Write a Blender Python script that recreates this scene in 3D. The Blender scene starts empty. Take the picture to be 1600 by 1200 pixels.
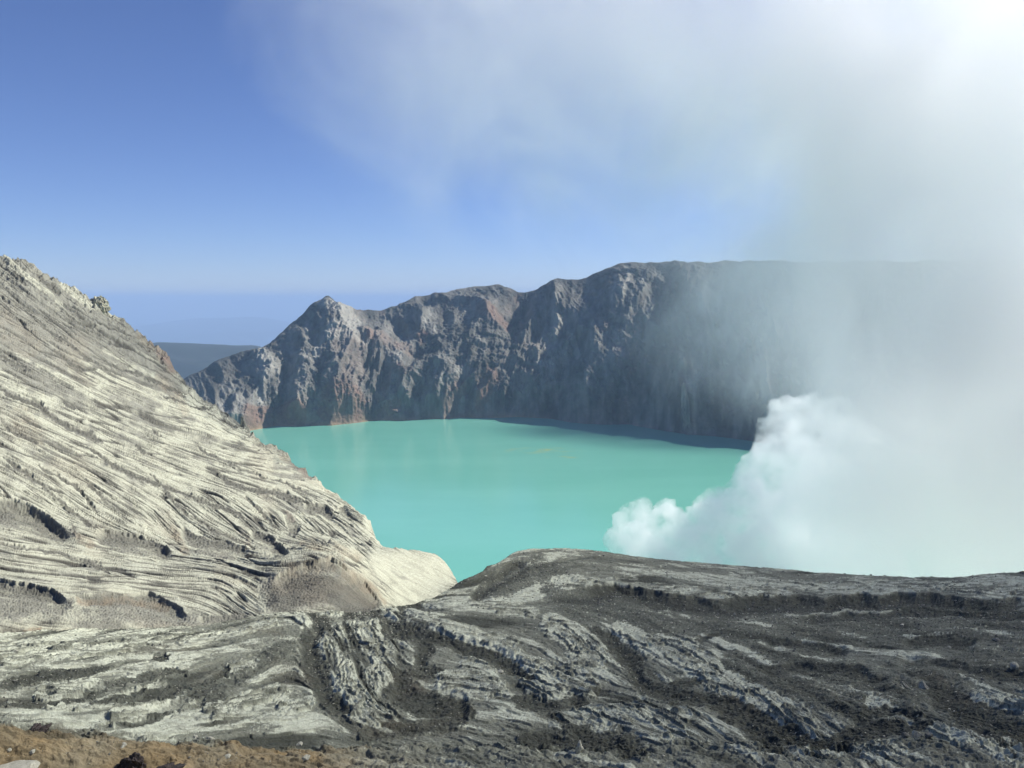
import bpy, math, time
import numpy as np
T0 = time.time()
QUALITY = 1.0            # mesh resolution factor
SC = bpy.context.scene
COL = SC.collection
rnd = np.random.RandomState(7)

# ------------------------------------------------------------------ camera geometry
F, CU, CV = 1331.0, 800.0, 600.0
HC = 150.0
PITCH = math.radians(5.66)
CP, SP = math.cos(PITCH), math.sin(PITCH)

def place(u, v, r):
    """world point seen at photo position (u, v) at horizontal distance r"""
    u, v, r = np.broadcast_arrays(np.asarray(u, float), np.asarray(v, float), np.asarray(r, float))
    x = (u - CU) / F; yc = -(v - CV) / F
    dy = CP + yc * SP; dz = -SP + yc * CP
    k = r / np.hypot(x, dy)
    return x * k, dy * k, HC + dz * k

def project(x, y, z):
    dz = z - HC
    fw = y * CP - dz * SP; up = y * SP + dz * CP
    fw = np.maximum(fw, 0.05)
    return CU + F * x / fw, CV - F * up / fw

# ------------------------------------------------------------------ noise
_p = np.random.RandomState(3).permutation(256).astype(np.int32)
PERM = np.concatenate([_p, _p])
_a = np.random.RandomState(5).rand(256) * 2 * np.pi
GX, GY = np.cos(_a).astype(np.float32), np.sin(_a).astype(np.float32)

def perlin(x, y, seed=0):
    x = np.asarray(x, np.float32) + np.float32(seed * 17.31); y = np.asarray(y, np.float32) + np.float32(seed * 5.77)
    xf = np.floor(x); yf = np.floor(y)
    xi = xf.astype(np.int32) & 255; yi = yf.astype(np.int32) & 255
    fx = x - xf; fy = y - yf
    u = fx * fx * fx * (fx * (fx * 6 - 15) + 10); v = fy * fy * fy * (fy * (fy * 6 - 15) + 10)
    xi1 = (xi + 1) & 255; yi1 = (yi + 1) & 255
    def g(a, b, dx, dy):
        h = PERM[PERM[a] + b]
        return GX[h] * dx + GY[h] * dy
    n0 = g(xi, yi, fx, fy); n0 += u * (g(xi1, yi, fx - 1, fy) - n0)
    n1 = g(xi, yi1, fx, fy - 1); n1 += u * (g(xi1, yi1, fx - 1, fy - 1) - n1)
    return (n0 + v * (n1 - n0)) * 1.5

def fbm(x, y, lam, octs=4, gain=0.5, seed=0, cell=None, ridged=False, sx=1.0, sy=1.0):
    out = 0; a = 1.0; tot = 0
    for o in range(octs):
        n = perlin(x / (lam * sx), y / (lam * sy), seed + o * 3)
        if ridged: n = 1 - 2 * np.abs(n)
        w = a
        if cell is not None: w = a * np.clip((lam / cell - 1.6) / 1.6, 0, 1)
        out = out + n * w; tot += a; a *= gain; lam *= 0.5
    return out / tot

def sstep(a, b, x):
    t = np.clip((x - a) / (b - a), 0, 1)
    return t * t * (3 - 2 * t)

# ------------------------------------------------------------------ nets
def pchip(xs, ys, x):
    xs = np.asarray(xs, float); ys = np.asarray(ys, float)
    h = np.diff(xs); d = np.diff(ys) / h
    m = np.zeros(len(xs)); m[0] = d[0]; m[-1] = d[-1]
    for i in range(1, len(xs) - 1):
        if d[i - 1] * d[i] > 0:
            w1 = 2 * h[i] + h[i - 1]; w2 = h[i] + 2 * h[i - 1]
            m[i] = (w1 + w2) / (w1 / d[i - 1] + w2 / d[i])
    x = np.clip(x, xs[0], xs[-1])
    i = np.clip(np.searchsorted(xs, x, side='right') - 1, 0, len(xs) - 2)
    t = (x - xs[i]) / h[i]
    return ((1 + 2 * t) * (1 - t) ** 2 * ys[i] + t * (1 - t) ** 2 * h[i] * m[i]
            + t * t * (3 - 2 * t) * ys[i + 1] + t * t * (t - 1) * h[i] * m[i + 1])

def net_rows(rows, us):
    """rows: list of [(u, v, r), ...]; gives world points rows x cols"""
    X = []
    for row in rows:
        a = np.array(row, float)
        v = pchip(a[:, 0], a[:, 1], us); r = np.exp(pchip(a[:, 0], np.log(a[:, 2]), us))
        X.append(np.stack(place(us, v, r), -1))
    return np.array(X)

def resample(net, t):
    """monotone cubic along the rows of the net at the row parameters t, per column"""
    K = net.shape[0]
    d = np.diff(net, axis=0)
    m = np.zeros_like(net); m[0] = d[0]; m[-1] = d[-1]
    a, b = d[:-1], d[1:]
    same = a * b > 0
    m[1:-1] = np.where(same, 2 * a * b / np.where(same, a + b, 1), 0)
    i = np.clip(np.floor(t).astype(int), 0, K - 2); f = (t - i)[:, None, None]
    return ((1 + 2 * f) * (1 - f) ** 2 * net[i] + f * (1 - f) ** 2 * m[i]
            + f * f * (3 - 2 * f) * net[i + 1] + f * f * (f - 1) * m[i + 1])

def grid_mesh(name, P, mat, attrs=None, keep=None):
    H, W = P.shape[:2]
    me = bpy.data.meshes.new(name)
    me.vertices.add(H * W); me.vertices.foreach_set('co', P.reshape(-1).astype(np.float32))
    idx = np.arange(H * W, dtype=np.int32).reshape(H, W)
    q = np.stack([idx[:-1, :-1], idx[:-1, 1:], idx[1:, 1:], idx[1:, :-1]], -1).reshape(-1, 4)
    n = len(q)
    me.loops.add(n * 4); me.polygons.add(n)
    me.loops.foreach_set('vertex_index', q.reshape(-1))
    me.polygons.foreach_set('loop_start', np.arange(0, n * 4, 4, dtype=np.int32))
    me.polygons.foreach_set('use_smooth', np.ones(n, bool))
    for k, arr in (attrs or {}).items():
        at = me.attributes.new(k, 'FLOAT_COLOR', 'POINT')
        c = np.ones((H * W, 4), np.float32); c[:, :arr.shape[-1]] = arr.reshape(H * W, -1)
        at.data.foreach_set('color', c.reshape(-1))
    me.update()
    me.materials.append(mat)
    o = bpy.data.objects.new(name, me); COL.objects.link(o)
    return o

# ------------------------------------------------------------------ features drawn along lines
class Feat:
    def __init__(s, pu, pv, jag=7.0, seed=0):
        s.seed = seed
        def fj(sd, hi=1.0):
            return (perlin(pu / 70, pv / 44, sd) + .6 * perlin(pu / 27, pv / 19, sd + 1) + hi * .36 * perlin(pu / 11, pv / 8, sd + 2)
                    + hi * .28 * perlin(pu / 5.2, pv / 3.6, sd + 3))
        s.pu = pu + jag * .8 * fj(40 + seed); s.pv = pv + jag * .6 * fj(46 + seed)
        s.fine = perlin(pu / 9, pv / 4, 52 + seed)
        s.pu0 = pu + jag * fj(40 + seed, .12); s.pv0 = pv + jag * .6 * fj(46 + seed, .12)
    def dist(s, pts, reach, plain=False):
        """distance to the line, signed distance (positive = below it on the slope) and taper, inside a box only"""
        p = np.array(pts, float)
        SU, SV = (s.pu0, s.pv0) if plain else (s.pu, s.pv)
        m = ((s.pu > p[:, 0].min() - reach) & (s.pu < p[:, 0].max() + reach)
             & (s.pv > p[:, 1].min() - reach) & (s.pv < p[:, 1].max() + reach))
        ii = np.nonzero(m)
        x, y = SU[ii], SV[ii]
        best = np.full(x.shape, 1e9, np.float32); sg = np.zeros_like(best); al = np.zeros_like(best)
        L = np.hypot(*np.diff(p[:, :2], axis=0).T); tot = L.sum(); acc = 0
        for k in range(len(p) - 1):
            ax, ay = p[k, :2]; bx, by = p[k + 1, :2]; dx, dy = bx - ax, by - ay; l2 = dx * dx + dy * dy + 1e-6
            t = np.clip(((x - ax) * dx + (y - ay) * dy) / l2, 0, 1)
            ex = x - (ax + t * dx); ey = y - (ay + t * dy)
            d = np.hypot(ex, ey); c = dx * (y - ay) - dy * (x - ax)
            n = d < best
            best[n] = d[n]; sg[n] = np.sign(c)[n] * d[n]; al[n] = ((acc + t * L[k]) / tot)[n]
            acc += L[k]
        return ii, best, sg, al

def taper(al, a=.15, b=.15):
    return sstep(0, a, al) * sstep(0, b, 1 - al) if a > 0 else 1

# ------------------------------------------------------------------ flow lines
def flow(dirs, pu, pv, lam, seed, K=13, step=3.0, sc=1.0, wobble=.3):
    """noise smeared along the down-slope direction field: rills that follow the slope"""
    H, W = pu.shape
    D = np.array(dirs, float)
    g = 10
    cu, cv = pu[::g, ::g], pv[::g, ::g]
    wx = np.zeros_like(cu); wy = np.zeros_like(cu); ws = np.zeros_like(cu)
    for (a, b, ang) in D:
        w = 1.0 / (((cu - a) ** 2 + (cv - b) ** 2 * 2.0 + 900.0) ** 1.5)
        wx += w * math.cos(math.radians(ang)); wy += w * math.sin(math.radians(ang))
    n = np.hypot(wx, wy); wx /= n; wy /= n
    wx = np.repeat(np.repeat(wx, g, 0), g, 1)[:H, :W]; wy = np.repeat(np.repeat(wy, g, 0), g, 1)[:H, :W]
    wob = wobble * (perlin(pu / 60, pv / 40, seed + 9) + .5 * perlin(pu / 22, pv / 14, seed + 10))
    wx, wy = wx - wob * wy, wy + wob * wx
    ui, uj = np.gradient(pu); vi, vj = np.gradient(pv)
    det = ui * vj - uj * vi
    det = np.where(np.abs(det) < .02, .02 * np.where(det < 0, -1, 1), det)
    di = (wx * vj - wy * uj) / det; dj = (wy * ui - wx * vi) / det
    l = np.hypot(di, dj) + 1e-6
    k = np.minimum(step, 60 / 1) / l
    k = np.minimum(k * 1.3, 3.4 * sc)         # about 3.4 photo pixels per step
    di = (di * k).astype(np.float32); dj = (dj * k).astype(np.float32)
    N = perlin(pu / lam, pv / lam, seed) + .6 * perlin(pu / lam * 2, pv / lam * 2, seed + 1)
    N = N.astype(np.float32)
    acc = N.copy(); tw = 1.0
    I0, J0 = np.meshgrid(np.arange(H, dtype=np.float32), np.arange(W, dtype=np.float32), indexing='ij')
    for s in (1, -1):
        I, J = I0.copy(), J0.copy()
        for q in range(K):
            a = np.clip(I + .5, 0, H - 1).astype(np.int32); b = np.clip(J + .5, 0, W - 1).astype(np.int32)
            I += s * di[a, b]; J += s * dj[a, b]
            fi = np.clip(I, 0, H - 1.001); fj = np.clip(J, 0, W - 1.001)
            a = fi.astype(np.int32); b = fj.astype(np.int32); fa = fi - a; fb = fj - b
            v = (N[a, b] * (1 - fa) + N[a + 1, b] * fa) * (1 - fb) + (N[a, b + 1] * (1 - fa) + N[a + 1, b + 1] * fa) * fb
            w = .5 + .5 * math.cos(math.pi * (q + 1) / (K + 1))
            acc += v * w; tw += w
    acc /= tw
    return acc / (acc.std() + 1e-6)

# ------------------------------------------------------------------ materials
def new_mat(name):
    m = bpy.data.materials.new(name); m.use_nodes = True
    nt = m.node_tree; nt.nodes.clear()
    out = nt.nodes.new('ShaderNodeOutputMaterial')
    return m, nt, out

class NT:
    def __init__(s, nt): s.nt = nt
    def n(s, t, **kw):
        nd = s.nt.nodes.new(t)
        for k, v in kw.items():
            if k.startswith('i_'):
                nd.inputs[k[2:].replace('_', ' ')].default_value = v
            else: setattr(nd, k, v)
        return nd
    def l(s, a, b): s.nt.links.new(a, b)
    def val(s, x, sock):
        if isinstance(x, (int, float)): sock.default_value = x
        else: s.l(x, sock)
    def math(s, op, a, b=0.0, c=0.0, clamp=False):
        nd = s.nt.nodes.new('ShaderNodeMath'); nd.operation = op; nd.use_clamp = clamp
        s.val(a, nd.inputs[0]); s.val(b, nd.inputs[1]); s.val(c, nd.inputs[2])
        return nd.outputs[0]
    def mix(s, f, a, b):
        nd = s.nt.nodes.new('ShaderNodeMix'); nd.data_type = 'RGBA'
        s.val(f, nd.inputs[0])
        for x, i in ((a, 6), (b, 7)):
            if isinstance(x, tuple): nd.inputs[i].default_value = (*x, 1)
            else: s.l(x, nd.inputs[i])
        return nd.outputs[2]
    def noise(s, vec, scale, detail=3, rough=.55, out='Fac'):
        nd = s.n('ShaderNodeTexNoise'); nd.inputs['Scale'].default_value = scale
        nd.inputs['Detail'].default_value = detail; nd.inputs['Roughness'].default_value = rough
        if vec is not None: s.l(vec, nd.inputs['Vector'])
        return nd.outputs[out]
    def ramp(s, x, a, b, lo=0., hi=1.):
        nd = s.n('ShaderNodeMapRange'); nd.interpolation_type = 'SMOOTHSTEP'
        s.val(x, nd.inputs[0]); nd.inputs[1].default_value = a; nd.inputs[2].default_value = b
        nd.inputs[3].default_value = lo; nd.inputs[4].default_value = hi
        return nd.outputs[0]

def ground_material(name, pale, grey, dark, brown, ochre, fine=22.0, bump=.5, bdist=.02, alt=(.2, .13, .12)):
    """crust / ash / scree / brown / ochre chosen by the mesh's own masks, with grain"""
    m, nt, out = new_mat(name); N = NT(nt)
    bs = N.n('ShaderNodeBsdfPrincipled'); bs.inputs['Roughness'].default_value = .95
    bs.inputs['Specular IOR Level'].default_value = .15
    a = N.n('ShaderNodeAttribute', attribute_name='mask'); sp = N.n('ShaderNodeSeparateColor'); N.l(a.outputs['Color'], sp.inputs[0])
    b = N.n('ShaderNodeAttribute', attribute_name='mask2'); sp2 = N.n('ShaderNodeSeparateColor'); N.l(b.outputs['Color'], sp2.inputs[0])
    pos = N.n('ShaderNodeNewGeometry').outputs['Position']
    g1 = N.noise(pos, fine, 4, .7); g2 = N.noise(pos, fine * .12, 4, .6)
    crust = sp.outputs[0]; rill = sp.outputs[1]; br = sp.outputs[2]
    och = sp2.outputs[0]; dk = sp2.outputs[1]; alt_m = sp2.outputs[2]
    c = N.mix(crust, grey, pale)
    c = N.mix(rill, c, dark)
    c = N.mix(br, c, brown)
    c = N.mix(och, c, ochre)
    c = N.mix(alt_m, c, alt)
    c = N.mix(dk, c, tuple(x * .8 for x in dark))
    v = N.math('ADD', N.math('MULTIPLY', g1, .55), N.math('MULTIPLY', g2, .75))
    v = N.ramp(v, .35, .95, .72, 1.25)
    mul = N.n('ShaderNodeVectorMath', operation='SCALE'); N.l(c, mul.inputs[0]); N.l(v, mul.inputs['Scale'])
    N.l(mul.outputs[0], bs.inputs['Base Color'])
    bp = N.n('ShaderNodeBump'); bp.inputs['Strength'].default_value = bump; bp.inputs['Distance'].default_value = bdist
    vor = N.n('ShaderNodeTexVoronoi'); vor.inputs['Scale'].default_value = fine * .55; N.l(pos, vor.inputs['Vector'])
    hsum = N.math('ADD', g1, N.math('MULTIPLY', vor.outputs['Distance'], -.5))
    N.l(hsum, bp.inputs['Height']); N.l(bp.outputs[0], bs.inputs['Normal'])
    N.l(bs.outputs[0], out.inputs['Surface'])
    return m

M_FG = ground_material('ash_crust', (.49, .51, .40), (.18, .188, .148), (.060, .064, .051), (.088, .078, .056), (.25, .18, .09), 16, .8, .03)
M_SLOPE = ground_material('sulphur_slope', (.42, .425, .33), (.225, .225, .185), (.095, .093, .078), (.25, .205, .145), (.34, .22, .12), 4.5, .6, .12)
M_WALL = ground_material('crater_rock', (.29, .285, .25), (.118, .114, .103), (.048, .05, .047), (.17, .125, .10), (.30, .22, .13), .55, .8, 1.2, alt=(.19, .12, .09))

# ------------------------------------------------------------------ crater floor sheet of the foreground (net B)
UB = lambda a: a
CREST_B = [(-400, 1020, 27), (-150, 1003, 29), (0, 996, 31), (110, 988, 33), (200, 986, 33), (300, 981, 33), (440, 961, 36), (560, 957, 37), (600, 952, 38),
           (650, 944, 40), (690, 930, 43), (715, 912, 46), (750, 896, 50), (780, 880, 55), (806, 865, 59), (830, 860, 60), (870, 859, 62),
           (930, 862, 64), (1000, 873, 66), (1100, 883, 68), (1200, 891, 68), (1300, 900, 68), (1400, 906, 68), (1480, 908, 68),
           (1540, 903, 72), (1600, 897, 76), (1900, 880, 85)]
rowsB = [
    [(-400, 1560, 2.2), (1900, 1560, 2.2)],
    [(-400, 1225, 10.6), (0, 1222, 10.8), (600, 1220, 11), (1900, 1230, 11)],
    [(-400, 1120, 12), (0, 1138, 11.6), (200, 1156, 11.8), (400, 1168, 12.2), (600, 1172, 13), (900, 1172, 13.3), (1300, 1176, 13.5), (1900, 1180, 13.5)],
    [(-400, 1075, 15), (0, 1092, 14.5), (400, 1108, 15), (800, 1112, 15.5), (1200, 1115, 15.5), (1900, 1110, 15)],
    [(-400, 1040, 20), (0, 1045, 19.5), (400, 1048, 20), (800, 1045, 21), (1200, 1050, 20.5), (1900, 1045, 20)],
    [(-400, 1028, 24), (0, 1016, 24), (300, 1008, 25), (440, 992, 26), (600, 988, 27), (715, 970, 29), (850, 975, 30), (1000, 985, 30), (1300, 985, 30), (1900, 975, 30)],
    [(-400, 1024, 26), (0, 1001, 28), (110, 993, 30), (300, 986, 31), (440, 967, 33), (560, 963, 35), (650, 951, 37), (715, 930, 41), (780, 915, 45),
     (850, 915, 46), (1000, 925, 46), (1300, 938, 45), (1600, 932, 44), (1900, 925, 46)],
    CREST_B]
usB = np.concatenate([np.linspace(-2600, -380, 60)[:-1], np.linspace(-380, -50, 90)[:-1], np.linspace(-50, 1650, int(1240 * QUALITY)), np.linspace(1650, 1880, 60)[1:], np.linspace(1880, 4200, 60)[1:]])
netB = net_rows(rowsB, usB)
cr = netB[-1]
def scaled(p, k, dz):
    q = p.copy(); q[:, 0] *= k; q[:, 1] *= k; q[:, 2] += dz; return q
b1 = scaled(cr, 1.07, -3.5); b2 = scaled(cr, 1.35, -24); b3 = scaled(cr, 2.2, -70)
b4 = scaled(cr, 1, 0); rr = np.hypot(b4[:, 0], b4[:, 1]); b4[:, :2] *= (330 / rr)[:, None]; b4[:, 2] = -6
netB = np.concatenate([netB, [b1, b2, b3, b4]])
tB = np.concatenate([np.linspace(0, 1, 30)[:-1], np.linspace(1, 2, int(90 * QUALITY))[:-1], np.linspace(2, 3, int(130 * QUALITY))[:-1],
                     np.linspace(3, 4, int(170 * QUALITY))[:-1], np.linspace(4, 5, int(130 * QUALITY))[:-1],
                     np.linspace(5, 6, int(140 * QUALITY))[:-1], np.linspace(6, 7, int(160 * QUALITY))[:-1],
                     np.linspace(7, 8, 40)[:-1], np.linspace(8, 11, 60)])
PB = resample(netB, tB).astype(np.float32)
PU, PV = project(PB[..., 0], PB[..., 1], PB[..., 2])
PU = PU.astype(np.float32); PV = PV.astype(np.float32)
tb = tB[:, None] * np.ones((1, PB.shape[1]), np.float32)
dist = np.hypot(PB[..., 0], PB[..., 1])
px = dist / F                                     # metres per photo pixel
front = tb < 7.05
ci = np.linalg.norm(np.gradient(PB, axis=0), axis=-1); cj = np.linalg.norm(np.gradient(PB, axis=1), axis=-1)
cell = np.maximum(ci, cj) * .8 + .003
X, Y = PB[..., 0], PB[..., 1]

ft = Feat(PU, PV, 9.0)
H = np.zeros_like(X); dark = np.zeros_like(X); scree = np.zeros_like(X); pal = np.zeros_like(X); brn = np.zeros_like(X); och = np.zeros_like(X)
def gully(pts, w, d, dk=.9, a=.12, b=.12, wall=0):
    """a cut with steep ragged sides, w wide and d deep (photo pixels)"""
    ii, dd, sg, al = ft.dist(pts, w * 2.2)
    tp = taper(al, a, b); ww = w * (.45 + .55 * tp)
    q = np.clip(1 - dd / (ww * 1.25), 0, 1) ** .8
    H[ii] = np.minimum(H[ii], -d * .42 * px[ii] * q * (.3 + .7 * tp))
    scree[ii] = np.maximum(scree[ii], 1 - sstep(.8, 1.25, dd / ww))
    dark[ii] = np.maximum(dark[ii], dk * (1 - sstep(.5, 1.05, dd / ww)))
sdep = .7
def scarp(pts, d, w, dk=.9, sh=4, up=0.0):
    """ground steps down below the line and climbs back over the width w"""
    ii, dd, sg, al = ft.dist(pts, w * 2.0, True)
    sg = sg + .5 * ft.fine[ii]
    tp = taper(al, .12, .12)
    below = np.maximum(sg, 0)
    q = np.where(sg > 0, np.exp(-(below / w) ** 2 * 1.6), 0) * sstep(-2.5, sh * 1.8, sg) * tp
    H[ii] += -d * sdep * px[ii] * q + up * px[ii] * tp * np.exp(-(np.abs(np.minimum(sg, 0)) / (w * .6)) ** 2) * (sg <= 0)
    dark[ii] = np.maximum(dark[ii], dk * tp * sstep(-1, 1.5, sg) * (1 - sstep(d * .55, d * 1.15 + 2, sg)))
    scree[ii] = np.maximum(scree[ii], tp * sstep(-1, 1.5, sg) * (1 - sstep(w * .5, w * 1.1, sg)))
def patch(arr, pts, w, val=1.0):
    ii, dd, sg, al = ft.dist(pts, w * 1.8)
    arr[ii] = np.maximum(arr[ii], val * (1 - sstep(.55, 1.15, dd / w))) if val > 0 else np.minimum(arr[ii], val * (1 - sstep(.55, 1.15, dd / w)))

# big cuts of the central foreground, from the saddle down to the lower left and right
gully([(500, 972), (480, 1000), (492, 1050), (510, 1090), (545, 1108)], 17, 22)
gully([(470, 990), (500, 978), (560, 965), (600, 958)], 9, 10, .7)
gully([(588, 962), (615, 985), (660, 992), (705, 1003), (760, 1022), (800, 1040), (830, 1060)], 13, 26)
gully([(640, 985), (668, 1018), (655, 1045), (690, 1050)], 11, 14)
gully([(610, 1075), (650, 1090), (700, 1100), (735, 1112)], 24, 30, .85)
gully([(625, 1050), (640, 1065)], 14, 14, .7)
gully([(535, 972), (545, 990), (580, 1015)], 4, 6, .7)
gully([(800, 1092), (860, 1097), (915, 1095)], 13, 18)
gully([(820, 1160), (880, 1150), (960, 1155), (1005, 1185)], 22, 28, .8)
gully([(930, 985), (960, 1005), (985, 1030), (1000, 1060), (1040, 1085), (1100, 1095), (1150, 1105), (1200, 1130), (1250, 1160), (1340, 1190)], 15, 26)
gully([(1050, 1068), (1100, 1066)], 9, 10)
gully([(1130, 1100), (1180, 1140), (1220, 1180)], 20, 24, .8)
gully([(1090, 1008), (1130, 990)], 5, 8)
gully([(1300, 1170), (1330, 1150), (1400, 1140), (1450, 1140)], 16, 20, .8)
gully([(1455, 1075), (1500, 1110), (1560, 1130), (1640, 1165)], 26, 26, .85)
gully([(330, 1062), (350, 1050), (362, 1047)], 6, 9)
gully([(240, 1035), (262, 1030)], 6, 9)
gully([(255, 1085), (310, 1072), (380, 1060)], 8, 10, .55)
gully([(0, 1100), (60, 1102), (130, 1093), (170, 1072), (230, 1058), (290, 1048)], 6, 8, .6)
gully([(0, 1076), (60, 1070), (130, 1057), (180, 1047)], 5, 6, .55)
gully([(60, 1062), (90, 1058), (120, 1062)], 8, 5, .4)
gully([(140, 1105), (190, 1092), (230, 1082)], 6, 7, .6)
gully([(230, 1120), (280, 1098), (330, 1078), (350, 1062)], 7, 7, .6)
gully([(560, 1150), (640, 1135), (720, 1130)], 13, 12, .55)
# long scarps of the right foreground
scarp([(845, 925), (900, 918), (960, 912), (1010, 925), (1080, 935), (1150, 938), (1200, 935), (1300, 930), (1420, 926), (1520, 932), (1650, 938)], 20, 30, .95)
scarp([(1225, 958), (1300, 952), (1380, 948), (1450, 943), (1530, 947), (1650, 952)], 14, 26, .85)
scarp([(1410, 990), (1440, 993), (1470, 996), (1530, 1000)], 14, 26, .8)
scarp([(1190, 1000), (1250, 1002), (1300, 1008), (1330, 1014)], 12, 20, .8)
scarp([(1400, 1028), (1440, 1032), (1490, 1040), (1560, 1052), (1650, 1064)], 12, 24, .8)
scarp([(1180, 1042), (1260, 1040), (1330, 1046), (1400, 1062)], 13, 22, .8)
scarp([(1340, 1112), (1380, 1108), (1420, 1112), (1445, 1122)], 13, 14, .8)
scarp([(730, 930), (760, 905), (790, 880), (820, 870)], 12, 26, .55)
# scree fields
patch(scree, [(860, 905), (900, 945), (960, 955), (1060, 975), (1150, 970)], 30)
patch(scree, [(1150, 985), (1250, 985), (1350, 980), (1450, 985), (1600, 985)], 32)
patch(scree, [(1200, 1020), (1300, 1060), (1400, 1090), (1500, 1050), (1620, 1030)], 34)
patch(scree, [(1150, 1040), (1250, 1080), (1330, 1110), (1420, 1090)], 30)
patch(scree, [(840, 885), (790, 920)], 22)
patch(scree, [(330, 1100), (370, 1060), (420, 1030), (450, 1010)], 14)
patch(scree, [(1500, 1150), (1600, 1180)], 22)
# pale crust fields
for pts, w in [([(525, 975), (520, 1000)], 20), ([(560, 980), (600, 1000), (600, 1040)], 24), ([(530, 1040), (545, 1070)], 14), ([(560, 1100), (600, 1120)], 26),
               ([(580, 1060), (570, 1090)], 20), ([(700, 975), (760, 1000), (800, 1012)], 13), ([(740, 940), (830, 960)], 10), ([(860, 975), (890, 1000), (930, 1040)], 18),
               ([(740, 1050), (760, 1065), (700, 1075)], 26), ([(700, 1080), (780, 1078)], 16), ([(810, 1035), (860, 1042), (920, 1048)], 12),
               ([(830, 1070), (920, 1075), (880, 1085)], 18), ([(970, 985), (1010, 1000), (1060, 1020)], 18), ([(1060, 1020), (1100, 1040), (1140, 1070)], 24),
               ([(1120, 1070), (1180, 1100), (1240, 1120), (1260, 1145)], 22), ([(1030, 1120), (1070, 1120)], 12), ([(1360, 1105), (1420, 1120)], 11),
               ([(1470, 1150), (1540, 1165), (1600, 1195)], 17), ([(1520, 1090), (1600, 1100)], 10), ([(1260, 1180), (1400, 1185)], 14),
               ([(60, 1085), (160, 1075)], 10), ([(150, 1100), (260, 1070)], 7), ([(180, 1120), (300, 1095)], 12), ([(330, 1115), (440, 1080)], 14),
               ([(360, 1045), (400, 1035)], 9), ([(0, 1030), (200, 1015)], 16), ([(200, 1005), (380, 985), (430, 968)], 8), ([(20, 1100), (120, 1110)], 5),
               ([(440, 1105), (480, 1100)], 10), ([(870, 905), (960, 908), (1050, 925), (1200, 930)], 8), ([(1200, 920), (1400, 915), (1500, 917), (1640, 925)], 9),
               ([(1230, 957), (1350, 948), (1480, 943), (1640, 948)], 3.5), ([(1250, 1002), (1330, 1012)], 3.5), ([(1410, 991), (1465, 995)], 3.5), ([(1405, 1027), (1455, 1036)], 4.5),
               ([(880, 1130), (1000, 1110), (1060, 1150)], 20), ([(920, 1010), (940, 1030)], 16)]:
    patch(pal, pts, w)
for pts, w, v in [([(620, 1070), (650, 1060)], 22, .6), ([(690, 1100), (730, 1110)], 16, .6), ([(300, 1060), (340, 1045)], 12, .5), ([(60, 1140), (200, 1148)], 10, .5),
                  ([(440, 1050), (470, 1060)], 22, .5), ([(1140, 1100), (1180, 1120)], 16, .45), ([(1460, 1070), (1500, 1090)], 16, .6), ([(0, 1100), (60, 1100)], 9, .6),
                  ([(560, 1140), (720, 1135)], 16, .5), ([(200, 1020), (300, 1015)], 10, .5), ([(340, 985), (440, 985)], 8, .5), ([(930, 920), (1080, 940)], 8, .35)]:
    patch(brn, pts, w, v)

und = fbm(X, Y, 9, 3, seed=60) * .35 + fbm(X, Y, 2.6, 3, seed=64, cell=cell) * .14
strata_n = fbm(X, Y, 3.2, 6, .56, seed=70, cell=cell)
fdirs = [(50, 1030, -10), (150, 1060, -13), (250, 1075, -15), (350, 1080, -25), (420, 1045, -33), (430, 1100, -25), (480, 1120, -10), (300, 1120, -8), (100, 1120, -2), (200, 1010, -8), (380, 1000, -14),
         (490, 1040, 85), (520, 1100, 70), (540, 1050, 78), (590, 1060, 62), (620, 1100, 50), (560, 1000, 80), (600, 1010, 50), (650, 1010, 22), (750, 1030, 22), (820, 1070, 28), (900, 1020, 50), (880, 980, 32), (930, 1080, 15),
         (700, 1070, -12), (760, 1060, 8), (700, 1120, 8), (600, 1150, 0), (1000, 1010, 35), (1060, 1060, 28), (1150, 1090, 36), (1250, 1140, 36), (1100, 1150, 30), (1000, 1130, 25), (900, 1130, 15), (950, 1180, 15),
         (760, 960, 8), (850, 940, -15), (1000, 905, 5), (1100, 915, 8), (1300, 925, 0), (1500, 940, 3), (1200, 980, 8), (1400, 1000, 4), (1300, 1050, 12), (1450, 1080, 20), (1550, 1120, 22), (1400, 1160, 16), (1550, 1180, 30),
         (1600, 1000, 2), (0, 1190, 8), (300, 1190, 5), (780, 900, -35), (850, 870, -5), (700, 945, -10)]
fl0 = flow(fdirs, PU, PV, 30, 17, K=30, wobble=.22)
fl1 = flow(fdirs, PU, PV, 12, 11, K=25, wobble=.18)
fl2 = flow(fdirs, PU, PV, 5, 15, K=15, wobble=.15)
flw = (sstep(430, 330, PU) * .9 + .25)
flat = 1 - np.clip(scree * 1.2, 0, 1)
# layered crust: ragged sheets lying on each other, each with a broken dark edge
def sheets(q, w=.2):
    fr = q - np.floor(q)
    return np.floor(q) + sstep(.0, w, fr) - q, np.clip(1 - np.abs(fr / w - 1), 0, 1)
q1 = strata_n * 2.6 + und * .9 + fl0 * .55 + fl1 * .42 + pal * .35
fine_n = fbm(X, Y, 1.1, 5, .62, seed=74, cell=cell)
q2 = fine_n * 2.4 + q1 * .8 + fl2 * .40
s1, e1 = sheets(q1, .2); s2, e2 = sheets(q2, .3)
near = sstep(60, 18, dist)
th = np.minimum(.06 + dist * .0016, .14)
ampl = np.clip(flat * (.45 + .75 * pal), 0, 1.1)
Hs = (s1 * th * 1.0 + s2 * th * .55) * ampl
step_edge = np.clip(e1 * .9 + e2 * .75 * sstep(-.2, .3, fine_n), 0, 1)
rill = (np.clip(-(fl1 * .6 + fl2 * .4) - .45, 0, 1.4) + np.clip(-fl0 - .45, 0, 1.5) * .9) * flat
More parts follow.
